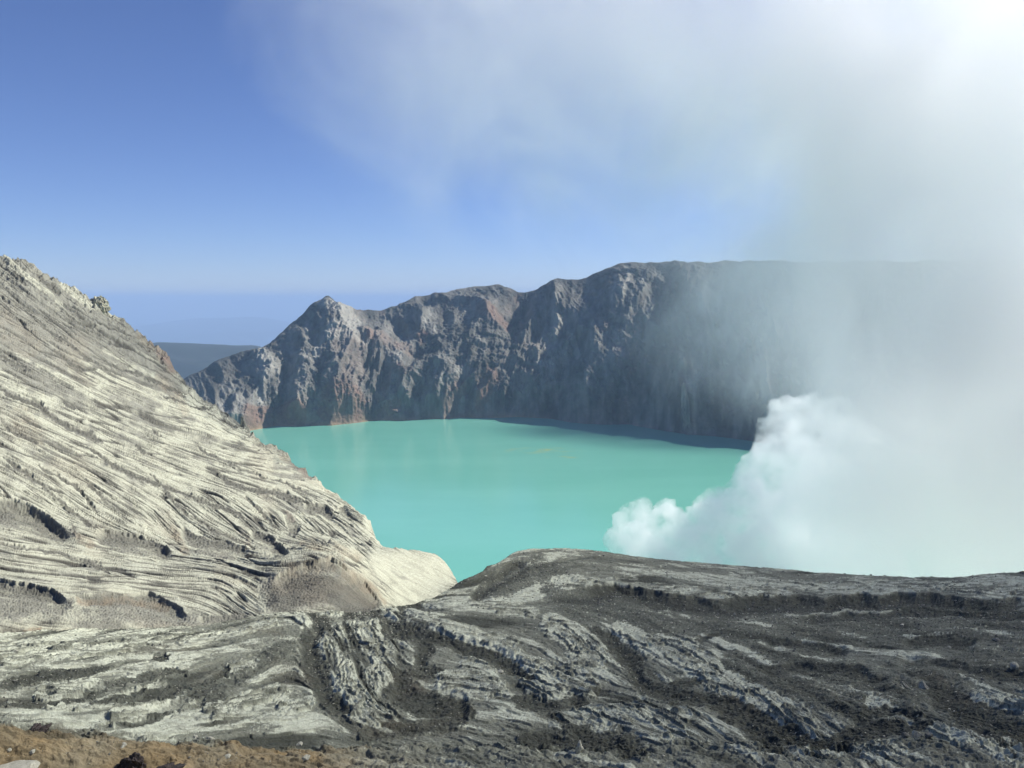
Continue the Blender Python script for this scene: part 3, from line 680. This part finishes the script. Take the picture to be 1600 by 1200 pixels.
# drifting sulphur scum, a streak in the middle of the lake
def blob(cx, cy, rx, ry):
    dx = N.math('DIVIDE', N.math('SUBTRACT', sx.outputs[0], cx), rx); dy = N.math('DIVIDE', N.math('SUBTRACT', sx.outputs[1], cy), ry)
    return N.math('SUBTRACT', 1.0, N.math('SQRT', N.math('ADD', N.math('MULTIPLY', dx, dx), N.math('MULTIPLY', dy, dy))), clamp=True)
bx = place(845, 706, 1); 
def lakepos(u, v):
    r = float(shore_r(v)); x, y, z = place(u, v, r); return float(x), float(y)
sc1 = blob(*lakepos(845, 704), 46, 26); sc2 = blob(*lakepos(880, 713), 24, 12)
scn = N.noise(mp2.outputs[0], 3.0, 5, .7)
scm = N.math('MULTIPLY', N.math('MAXIMUM', sc1, sc2), N.ramp(scn, .5, .62), clamp=True)
c = N.mix(N.math('MULTIPLY', scm, .9), c, (.45, .46, .14))
N.l(c, bs.inputs['Base Color'])
wv = N.noise(pos, .35, 4, .6); bp = N.n('ShaderNodeBump'); bp.inputs['Strength'].default_value = .35; bp.inputs['Distance'].default_value = .25
N.l(wv, bp.inputs['Height']); N.l(bp.outputs[0], bs.inputs['Normal']); N.l(bs.outputs[0], out.inputs['Surface'])
lake = sheet('lake', -700, 1100, 180, 1420, 0.0, m)
lake['kind'] = 'structure'; lake['label'] = 'turquoise milky acid crater lake'

# ------------------------------------------------------------------ land beyond the crater
m, nt, out = new_mat('forest_land'); N = NT(nt)
bs = N.n('ShaderNodeBsdfPrincipled'); bs.inputs['Roughness'].default_value = .95
pos = N.n('ShaderNodeNewGeometry').outputs['Position']
a = N.noise(pos, .0012, 5, .6); b = N.noise(pos, .012, 4, .6)
c = N.mix(N.ramp(N.math('ADD', N.math('MULTIPLY', a, .6), N.math('MULTIPLY', b, .4)), .35, .65), (.010, .022, .027), (.022, .036, .038))
N.l(c, bs.inputs['Base Color']); N.l(bs.outputs[0], out.inputs['Surface']); M_LAND = m

def far_ridge(name, pts, r0, base, back, amp, seed, lab):
    a = np.array(pts, float); us = np.linspace(a[0, 0], a[-1, 0], 260)
    v = pchip(a[:, 0], a[:, 1], us)
    C0 = np.stack(place(us, v, r0), -1)
    rows = [scaled(C0, .72, 0), scaled(C0, .86, 0), C0, scaled(C0, 1.2, -120), scaled(C0, 1.2 + back, 0)]
    rows[0][:, 2] = base; rows[1][:, 2] = C0[:, 2] * .55 + base * .45; rows[4][:, 2] = base
    P = resample(np.array(rows), np.linspace(0, 4, 160)).astype(np.float32)
    t = np.linspace(0, 4, 160)[:, None]
    P[..., 2] += fbm(P[..., 0], P[..., 1], r0 * .12, 5, .5, seed=seed, ridged=True) * amp * (sstep(2.0, 1.2, t) + .25)
    o = grid_mesh(name, P, M_LAND); o['kind'] = 'structure'; o['label'] = lab
    return o
far_ridge('hills', [(-900, 560), (0, 548), (200, 543), (262, 541), (330, 543), (380, 544), (440, 552), (520, 566), (700, 590), (1800, 600)], 3100, -760, .6, 60, 300, 'dark blue forested ridge beyond the crater, seen low in the gap left of the peak')
far_ridge('mountain', [(-200, 520), (200, 512), (300, 500), (345, 498), (400, 497), (440, 503), (480, 512), (600, 520), (900, 524)], 22000, -760, .5, 120, 310, 'faint hazy blue mountain on the horizon above the dark ridge')
plain = sheet('plain', -60000, 60000, -30000, 62000, -770, M_LAND)
plain['kind'] = 'structure'; plain['label'] = 'distant lowland fading into blue haze'

# ------------------------------------------------------------------ rocks
import bmesh
from mathutils import Vector, Matrix
def rock_material(name, col, col2, scale=9, bump=.5):
    m, nt, out = new_mat(name); N = NT(nt)
    bs = N.n('ShaderNodeBsdfPrincipled'); bs.inputs['Roughness'].default_value = .9; bs.inputs['Specular IOR Level'].default_value = .2
    pos = N.n('ShaderNodeTexCoord').outputs['Object']
    a = N.noise(pos, scale * .3, 5, .65); b = N.noise(pos, scale * 2, 4, .7)
    c = N.mix(N.ramp(a, .35, .65), col, col2)
    mul = N.n('ShaderNodeVectorMath', operation='SCALE'); N.l(c, mul.inputs[0]); N.l(N.ramp(b, .3, .7, .8, 1.15), mul.inputs['Scale'])
    N.l(mul.outputs[0], bs.inputs['Base Color'])
    bp = N.n('ShaderNodeBump'); bp.inputs['Strength'].default_value = bump; bp.inputs['Distance'].default_value = .03
    N.l(b, bp.inputs['Height']); N.l(bp.outputs[0], bs.inputs['Normal']); N.l(bs.outputs[0], out.inputs['Surface'])
    return m
R_PALE = rock_material('pale_rock', (.50, .49, .40), (.38, .37, .29))
R_GREY = rock_material('grey_rock', (.22, .22, .19), (.14, .14, .12))
R_DARK = rock_material('dark_rock', (.075, .06, .055), (.045, .04, .038))
R_SPIRE = rock_material('spire_rock', (.26, .27, .22), (.13, .135, .12), 4)
def hash3(v, s):
    return (perlin(np.array([v[0] * s + 3.1]), np.array([v[1] * s + v[2] * s * .7]), 5)[0], perlin(np.array([v[2] * s]), np.array([v[0] * s - v[1] * s]), 8)[0])
def rock_mesh(seed, sub=4, cuts=9, rough=.09, sx=1, sy=1, sz=1):
    """a broken stone: a ball cut by random planes, then roughened"""
    r = np.random.RandomState(seed)
    bm = bmesh.new(); bmesh.ops.create_icosphere(bm, subdivisions=sub, radius=1.0)
    co = np.array([v.co[:] for v in bm.verts])
    for k in range(cuts):
        n = r.normal(size=3); n /= np.linalg.norm(n); h = r.uniform(.45, .85)
        d = co @ n; m = d > h
        co[m] -= np.outer(d[m] - h, n) * .93
    l = np.linalg.norm(co, axis=1, keepdims=True)
    for f, a in ((1.6, 1.0), (3.6, .6), (8, .4)):
        n = perlin(co[:, 0] * f + seed, co[:, 1] * f + co[:, 2] * f * .8, seed % 50) * rough * a
        co += co / l * n[:, None]
    co *= np.array([sx, sy, sz])
    me = bpy.data.meshes.new('rock')
    for v, c in zip(bm.verts, co): v.co = c
    bm.to_mesh(me); bm.free()
    return me
def ground_at(u, v, P=None, U=None, V=None, T=None, tmax=7.02):
    P, U, V, T = (GB, GU2, GV2, GT) if P is None else (P, U, V, T)
    e = (U - u) ** 2 + (V - v) ** 2 + np.where(T < tmax, 0, 1e9) 
    k = np.unravel_index(np.argmin(e), e.shape)
    return P[k]
GU2, GV2 = project(GB[..., 0], GB[..., 1], GB[..., 2])
def rock(name, label, cat, u, v, wpx, mat, seed, sx=1, sy=1, sz=.8, rot=None, group=None, sink=.25, cuts=9, rough=.09):
    """u, v: where its foot stands on the near ground; wpx: its half width in photo pixels"""
    g = ground_at(u, v); s = wpx * float(np.hypot(g[0], g[1])) / F
    me = rock_mesh(seed, 5 if rough > .1 else 4, cuts, rough, sx, sy, sz); me.name = name; me.materials.append(mat)
    o = bpy.data.objects.new(name, me); COL.objects.link(o)
    o.location = (float(g[0]), float(g[1]), float(g[2]) + s * sz * (.75 - sink)); o.scale = (s, s, s)
    r = np.random.RandomState(seed + 99); o.rotation_euler = rot or (r.uniform(-.2, .2), r.uniform(-.2, .2), r.uniform(0, 6))
    o['label'] = label; o['category'] = cat
    if group: o['group'] = group
    return o
rock('boulder', 'pale upright boulder on the dark gully bank low on the right of the foreground', 'boulder', 1432, 1155, 9, R_PALE, 11, .8, .8, 1.05)
rock('boulder', 'rounded pale boulder lying alone on the grey scree at the right edge', 'boulder', 1583, 1044, 7.5, R_PALE, 12, 1, 1, .85, cuts=5)
rock('rock_slab', 'large pale broken slab leaning in the dark hollow at the bottom centre', 'rock', 905, 1178, 14, R_PALE, 13, .75, .5, 1.15, (0, .45, .3))
rock('rock_shard', 'thin pale shard sticking up from the dark bank on the right', 'rock', 1416, 1078, 9, R_PALE, 14, .35, .3, 1.2, (0, -.75, 0))
rock('rock', 'pale crumbling chunk just right of the thin upright shard', 'rock', 1443, 1076, 8, R_PALE, 15, 1, .8, .9)
rock('rock', 'small grey rock tucked left of the pale upright boulder', 'rock', 1414, 1152, 6, R_GREY, 16)
rock('rock', 'grey rock tucked right of the pale upright boulder', 'rock', 1452, 1152, 6, R_GREY, 17)
rock('boulder', 'dark brown craggy boulder breaking the left end of the orange bank lip', 'boulder', 56, 1150, 17, R_DARK, 18, 1.25, .8, .75, cuts=6, rough=.26, sink=.6)
rock('boulder', 'dark purplish craggy boulder on the orange bank at the bottom edge', 'boulder', 208, 1200, 19, R_DARK, 19, .9, .8, 1.0, cuts=6, rough=.26, sink=.6)
rock('boulder', 'low dark rock ledge running right from the purplish boulder along the bottom edge', 'rock', 262, 1206, 19, R_DARK, 20, 1.5, .8, .5, cuts=6, rough=.26, sink=.6)
rock('boulder', 'pale rounded boulder half cut by the bottom left corner', 'boulder', 12, 1212, 26, R_PALE, 21, 1.5, .9, .42, cuts=4)
for u, v, w, sd, lab in [(192, 1166, 5, 22, 'small white stone under the lip of the orange bank, midway between the two dark boulders'), (16, 1173, 4, 23, 'small white stone low on the orange bank near the left edge'),
                         (51, 1174, 4, 24, 'small pale stone on the orange bank under the dark brown boulder'), (355, 1184, 6, 25, 'flat white stone standing on edge right of the low dark ledge'),
                         (328, 1158, 7, 26, 'flat pale stone on the crumbling lip above the orange bank'), (306, 1154, 5, 27, 'small flat pale stone left of a larger one on the crumbling lip'),
                         (468, 1165, 5, 28, 'pale flake of rock tilted on the bank right of the orange soil'), (478, 1186, 6, 29, 'broad pale flake lying below the bank edge right of the orange soil'),
                         (498, 1000, 0, 0, ''), (1137, 996, 2.5, 30, 'tiny pale stone beside the small gully in the middle of the scree'), (1484, 1012, 2.6, 31, 'small pinkish pale stone on the dark right scree'),
                         (780, 1051, 6, 32, 'pale rounded stone on the edge of the dark diagonal cut'), (1556, 1002, 5, 33, 'grey half-buried rock on the scree near the right edge'), (1410, 978, 3.4, 34, 'tiny pale pointed stone below the long pale ledge')]:
    if w: rock('stone', lab, 'stone', u, v, w, R_GREY if 'grey' in lab else R_PALE, sd, 1.3, 1, .6)

# crags that stand out of the hillside crest and of the far cliffs
def crag(name, label, u, v, r, wpx, hpx, mat, seed, lean=0):
    me = rock_mesh(seed, 5, 7, .16, 1, 1, 1)
    co = np.zeros(len(me.vertices) * 3); me.vertices.foreach_get('co', co); co = co.reshape(-1, 3)
    t = (co[:, 2] + 1) / 2
    co[:, 0] = co[:, 0] * (1.15 - .75 * t) + lean * t; co[:, 1] *= (1.15 - .75 * t)
    co += .10 * np.stack([perlin(co[:, 2] * 5, co[:, 0] * 5, seed), perlin(co[:, 2] * 5, co[:, 1] * 5, seed + 1), perlin(co[:, 0] * 6, co[:, 1] * 6, seed + 2)], -1)
    me.vertices.foreach_set('co', co.reshape(-1)); me.name = name; me.materials.append(mat)
    o = bpy.data.objects.new(name, me); COL.objects.link(o)
    p = P3(u, v, r); s = r / F
    o.location = p; o.scale = (wpx * s, wpx * s, hpx * s)
    o['label'] = label; o['category'] = 'rock'
    return o
def P3(u, v, r): return tuple(float(q) for q in place(u, v, r))
M_OUT = rock_material('outcrop_rock', (.42, .42, .31), (.22, .215, .17), 5)
crag('rock_outcrop', 'jagged rock outcrop standing on the skyline of the pale left slope', 160, 476, 247, 14, 17, M_OUT, 51, -.2)
crag('rock_outcrop', 'narrow tilted rock fin at the lower end of the left slope crest beside the lake', 381, 664, 236, 5, 15, M_OUT, 52, -.5)
wv_ = PW[int(PW.shape[0] * .3)]
def wall_r(u, v):
    U, V = project(PW[..., 0], PW[..., 1], PW[..., 2]); e = (U - u) ** 2 + (V - v) ** 2 + np.where(tW[:, None] < 6.5, 0, 1e9)
    k = np.unravel_index(np.argmin(e), e.shape); return float(np.hypot(PW[k][0], PW[k][1]))
crag('rock_spire', 'tall pointed rock spire standing against the dark cliffs above the right side of the lake', 1072, 634, wall_r(1072, 640) - 3, 12, 36, R_SPIRE, 53, -.35)

# loose stones of the scree: uncountable
def gravel(name, n, seed, mat, size, sel):
    r = np.random.RandomState(seed)
    base = []
    for k in range(6):
        bm = bmesh.new(); bmesh.ops.create_icosphere(bm, subdivisions=1, radius=1.0)
        c = np.array([v.co[:] for v in bm.verts]); c *= 1 + r.uniform(-.35, .25, (len(c), 1)); c *= r.uniform(.6, 1.3, 3) * np.array([1, 1, .7])
        f = np.array([[v.index for v in q.verts] for q in bm.faces]); base.append((c, f)); bm.free()
    idx = np.argwhere(sel)
    w = (dist_g[sel] ** 2).astype(float) * 0 + dens_g[sel]; w /= w.sum()
    pick = idx[r.choice(len(idx), n, p=w)]
    V, Fc = [], []; off = 0
    for (i, j) in pick:
        c, f = base[r.randint(6)]
        s = size(float(dist_g[i, j]), r); a = r.uniform(0, 6.28); ca, sa = math.cos(a), math.sin(a)
        q = c * s; q = np.stack([q[:, 0] * ca - q[:, 1] * sa, q[:, 0] * sa + q[:, 1] * ca, q[:, 2]], -1)
        V.append(q + GB[i, j] + np.array([0, 0, s * .2])); Fc.append(f + off); off += len(c)
    V = np.concatenate(V); Fc = np.concatenate(Fc)
    me = bpy.data.meshes.new(name); me.from_pydata(V.tolist(), [], Fc.tolist()); me.materials.append(mat)
    o = bpy.data.objects.new(name, me); COL.objects.link(o); o['kind'] = 'stuff'
    return o
dist_g = np.hypot(GB[..., 0], GB[..., 1])
sel = (GT > 1.2) & (GT < 6.9) & (GU2 > -20) & (GU2 < 1620) & (GV2 < 1215)
dens_g = (.12 + 1.0 * g_scree) * np.clip(dist_g / 20, .3, 2.5)
g = gravel('gravel', 6500, 61, R_GREY, lambda d, r: d / F * (r.uniform(.5, 1.0) + 1.6 * r.rand() ** 6), sel)
g['label'] = 'loose grey stones strewn over the scree and gully floors'
g = gravel('gravel', 2200, 62, R_PALE, lambda d, r: d / F * (r.uniform(.5, 1.1) + 1.2 * r.rand() ** 5), sel)
g['label'] = 'scattered pale chips of broken crust lying on the dark ground'
print('rocks', round(time.time() - T0, 1))

# ------------------------------------------------------------------ air, steam and smoke
def volume_mat(name, dens, color, g=0.0, scale=None, lo=0.0, hi=1.0, soft=None, detail=3, aniso=(1, 1, 1), nz=1.0, warp=0.0):
    """even density, or (scale given) density shaped by noise; soft = fades out towards the rim of a unit-ball object"""
    m, nt, out = new_mat(name); N = NT(nt)
    v = N.n('ShaderNodeVolumePrincipled'); v.inputs['Color'].default_value = (*color, 1); v.inputs['Anisotropy'].default_value = g
    v.inputs['Density'].default_value = dens
    if scale:
        pos = N.n('ShaderNodeNewGeometry').outputs['Position']
        mp = N.n('ShaderNodeMapping'); N.l(pos, mp.inputs[0]); mp.inputs['Scale'].default_value = aniso
        n = N.noise(mp.outputs[0], scale, detail, .58); n.node.inputs['Distortion'].default_value = warp
        if soft is not None:
            tc = N.n('ShaderNodeTexCoord'); ln = N.n('ShaderNodeVectorMath', operation='LENGTH'); N.l(tc.outputs['Object'], ln.inputs[0])
            f = N.math('SUBTRACT', 1.0, ln.outputs['Value'])
            x = N.math('ADD', f, N.math('MULTIPLY', N.math('SUBTRACT', n, .5), nz))
            d = N.math('MULTIPLY', N.ramp(x, lo, hi), N.ramp(f, 0.0, soft))
        else:
            d = N.ramp(n, lo, hi)
        N.l(N.math('MULTIPLY', d, dens), v.inputs['Density'])
    N.l(v.outputs[0], out.inputs['Volume'])
    return m

def box(name, x0, x1, y0, y1, z0, z1, mat):
    me = bpy.data.meshes.new(name)
    vs = [(x, y, z) for x in (x0, x1) for y in (y0, y1) for z in (z0, z1)]
    me.from_pydata(vs, [], [(0, 1, 3, 2), (4, 6, 7, 5), (0, 4, 5, 1), (2, 3, 7, 6), (0, 2, 6, 4), (1, 5, 7, 3)])
    me.materials.append(mat); o = bpy.data.objects.new(name, me); COL.objects.link(o); return o
hz_ = box('haze', -63000, 63000, -33000, 64000, -772, 262, volume_mat('air', 1.3e-4, (.45, .62, .88), 0))
hz_['kind'] = 'stuff'; hz_['label'] = 'thin blue haze that fades the far hills'

import bmesh
def ball_mesh(sub=4):
    bm = bmesh.new(); bmesh.ops.create_icosphere(bm, subdivisions=sub, radius=1.0)
    me = bpy.data.meshes.new('ball'); bm.to_mesh(me); bm.free(); return me
def cloud(name, c, rad, rot, mat, lab):
    me = ball_mesh(3); me.name = name; me.materials.append(mat)
    o = bpy.data.objects.new(name, me); COL.objects.link(o)
    o.location = c; o.scale = rad; o.rotation_euler = rot
    o['kind'] = 'stuff'; o['label'] = lab
    return o
def P3(u, v, r): return tuple(float(q) for q in place(u, v, r))

# white steam boiling up from the vents below the near edge
bm = bmesh.new()
for (u, v, r, R) in [(990, 815, 400, 32), (1010, 850, 400, 52), (975, 850, 400, 28), (1045, 815, 405, 30), (1060, 860, 405, 60), (1105, 815, 415, 40), (1140, 800, 415, 44), (1120, 870, 410, 70), (1190, 780, 425, 56),
                     (1215, 720, 430, 46), (1196, 668, 430, 20), (1238, 652, 430, 38), (1275, 648, 435, 34), (1300, 675, 440, 48), (1345, 720, 445, 60), (1265, 730, 435, 70), (1210, 840, 420, 90), (1365, 800, 440, 76),
                     (1310, 870, 430, 100), (1200, 900, 415, 90), (1080, 905, 405, 70)]:
    x, y, z = P3(u, v, r); R = R * r / F
    mtx = __import__('mathutils').Matrix.Translation((x, y, z))
    bmesh.ops.create_icosphere(bm, subdivisions=3, radius=R, matrix=mtx)
me = bpy.data.meshes.new('steam_plume'); bm.to_mesh(me); bm.free()
steam = bpy.data.objects.new('steam_plume', me); COL.objects.link(steam)
rm = steam.modifiers.new('union', 'REMESH'); rm.mode = 'VOXEL'; rm.voxel_size = 1.6
for sz, st in ((16, 10.0), (6, 5.5), (2.6, 2.6)):
    tx = bpy.data.textures.new('billow', 'CLOUDS'); tx.noise_scale = sz; tx.noise_depth = 2
    dm = steam.modifiers.new('billow', 'DISPLACE'); dm.texture = tx; dm.strength = st; dm.mid_level = .5; dm.texture_coords = 'GLOBAL'
me.materials.append(volume_mat('steam', .16, (.9998, .9985, .9985), .45, scale=.075, lo=.34, hi=.66, detail=4))
steam['kind'] = 'stuff'; steam['label'] = 'dense white steam billowing up from the vents behind the near edge'

GREY = (.9996, .9965, .987)
cloud('smoke', (1000, 1300, 380), (610, 320, 420), (0, 0, -.35), volume_mat('smoke_thick', .008, GREY, .1, scale=.004, lo=.05, hi=.5, soft=.15, detail=4, nz=1.2, warp=.6), 'pale sulphur smoke filling the sky on the right')
cloud('smoke', P3(1590, 320, 345), (150, 48, 165), (0, .2, -.5), volume_mat('smoke_column', .042, GREY, .35, scale=.014, lo=.1, hi=.7, soft=.5, detail=4, nz=1.5, warp=.8), 'broad smoke column climbing out of the crater on the right')
cloud('smoke', P3(1655, 790, 340), (116, 40, 112), (0, 0, -.55), volume_mat('smoke_low', .062, GREY, .5, scale=.014, lo=.0, hi=.5, soft=.3, detail=4, nz=.9, warp=.5), 'grey smoke right of the white steam, just above the near edge')
cloud('smoke', P3(1340, 50, 380), (205, 100, 100), (0, .15, .1), volume_mat('smoke_thin', .0095, GREY, .05, scale=.014, lo=.05, hi=.6, soft=.3, detail=4, nz=1.5, warp=.8), 'thin high smoke drifting left across the sky')
cloud('smoke', P3(820, 110, 360), (165, 75, 95), (0, .4, 0), volume_mat('smoke_wisp', .010, GREY, .1, scale=.014, lo=.12, hi=.8, soft=.35, detail=4, nz=1.6, warp=1.0), 'faint wisps of smoke high above the peak')
cloud('smoke', P3(1340, 240, 345), (88, 36, 108), (0, -.15, -.35), volume_mat('smoke_edge', .027, GREY, .2, scale=.018, lo=.1, hi=.8, soft=.6, detail=4, nz=1.6, warp=.9), 'torn left edge of the smoke column against the blue sky')
cloud('smoke', P3(1160, 520, 345), (66, 26, 52), (0, 0, 0), volume_mat('smoke_veil', .016, GREY, .1, scale=.018, lo=.0, hi=.8, soft=.6, detail=4, nz=1.3, warp=.7), 'thin smoke veil hanging in front of the far cliffs')
cloud('smoke', (317, 76, 320), (140, 270, 45), (0, 0, -math.radians(16)), volume_mat('smoke_high', .021, GREY, .3, scale=.02, lo=.0, hi=.15, soft=.05, detail=3, nz=.15), 'thick smoke overhead on the right that shades the near ground')
print('volumes', round(time.time() - T0, 1))

# ------------------------------------------------------------------ light
SUN_EL, SUN_AZ = math.radians(40), math.radians(66)     # azimuth measured from straight ahead (+y) to the right (+x)
sd = (math.cos(SUN_EL) * math.sin(SUN_AZ), math.cos(SUN_EL) * math.cos(SUN_AZ), math.sin(SUN_EL))
sl = bpy.data.lights.new('sun', 'SUN'); sl.energy = 4.8; sl.angle = math.radians(.53); sl.color = (1, .955, .87)
so = bpy.data.objects.new('sun', sl); COL.objects.link(so)
from mathutils import Vector
so.rotation_euler = Vector(sd).to_track_quat('Z', 'Y').to_euler()
w = bpy.data.worlds.new('World'); SC.world = w; w.use_nodes = True
nt = w.node_tree; nt.nodes.clear(); N = NT(nt)
sky = N.n('ShaderNodeTexSky'); sky.sky_type = 'NISHITA'; sky.sun_disc = False; sky.sun_elevation = SUN_EL; sky.sun_rotation = SUN_AZ
sky.altitude = 2300; sky.air_density = 1.0; sky.dust_density = .0; sky.ozone_density = 3.0
bg = N.n('ShaderNodeBackground'); bg.inputs['Strength'].default_value = .066
tint = N.n('ShaderNodeVectorMath', operation='MULTIPLY'); N.l(sky.outputs[0], tint.inputs[0]); tint.inputs[1].default_value = (.86, .90, 1.20)
N.l(tint.outputs[0], bg.inputs[0]); wo = N.n('ShaderNodeOutputWorld'); N.l(bg.outputs[0], wo.inputs[0])

# ------------------------------------------------------------------ camera
cd = bpy.data.cameras.new('camera'); cam = bpy.data.objects.new('camera', cd); COL.objects.link(cam)
cd.sensor_fit = 'HORIZONTAL'; cd.sensor_width = 36; cd.lens = 36 * F / 1600
cd.clip_start = .3; cd.clip_end = 200000
cam.location = (0, 0, HC); cam.rotation_euler = (math.radians(90) - PITCH, 0, 0)
SC.camera = cam
SC.view_settings.view_transform = 'Standard'; SC.view_settings.look = 'None'; SC.view_settings.exposure = .6; SC.view_settings.gamma = 1
SC.cycles.use_denoising = True; SC.cycles.volume_step_rate = 2.5
SC.cycles.max_bounces = 16; SC.cycles.diffuse_bounces = 2; SC.cycles.volume_bounces = 14; SC.cycles.transparent_max_bounces = 32
SC.cycles.use_adaptive_sampling = True; SC.cycles.adaptive_threshold = .03
print('done', round(time.time() - T0, 1))
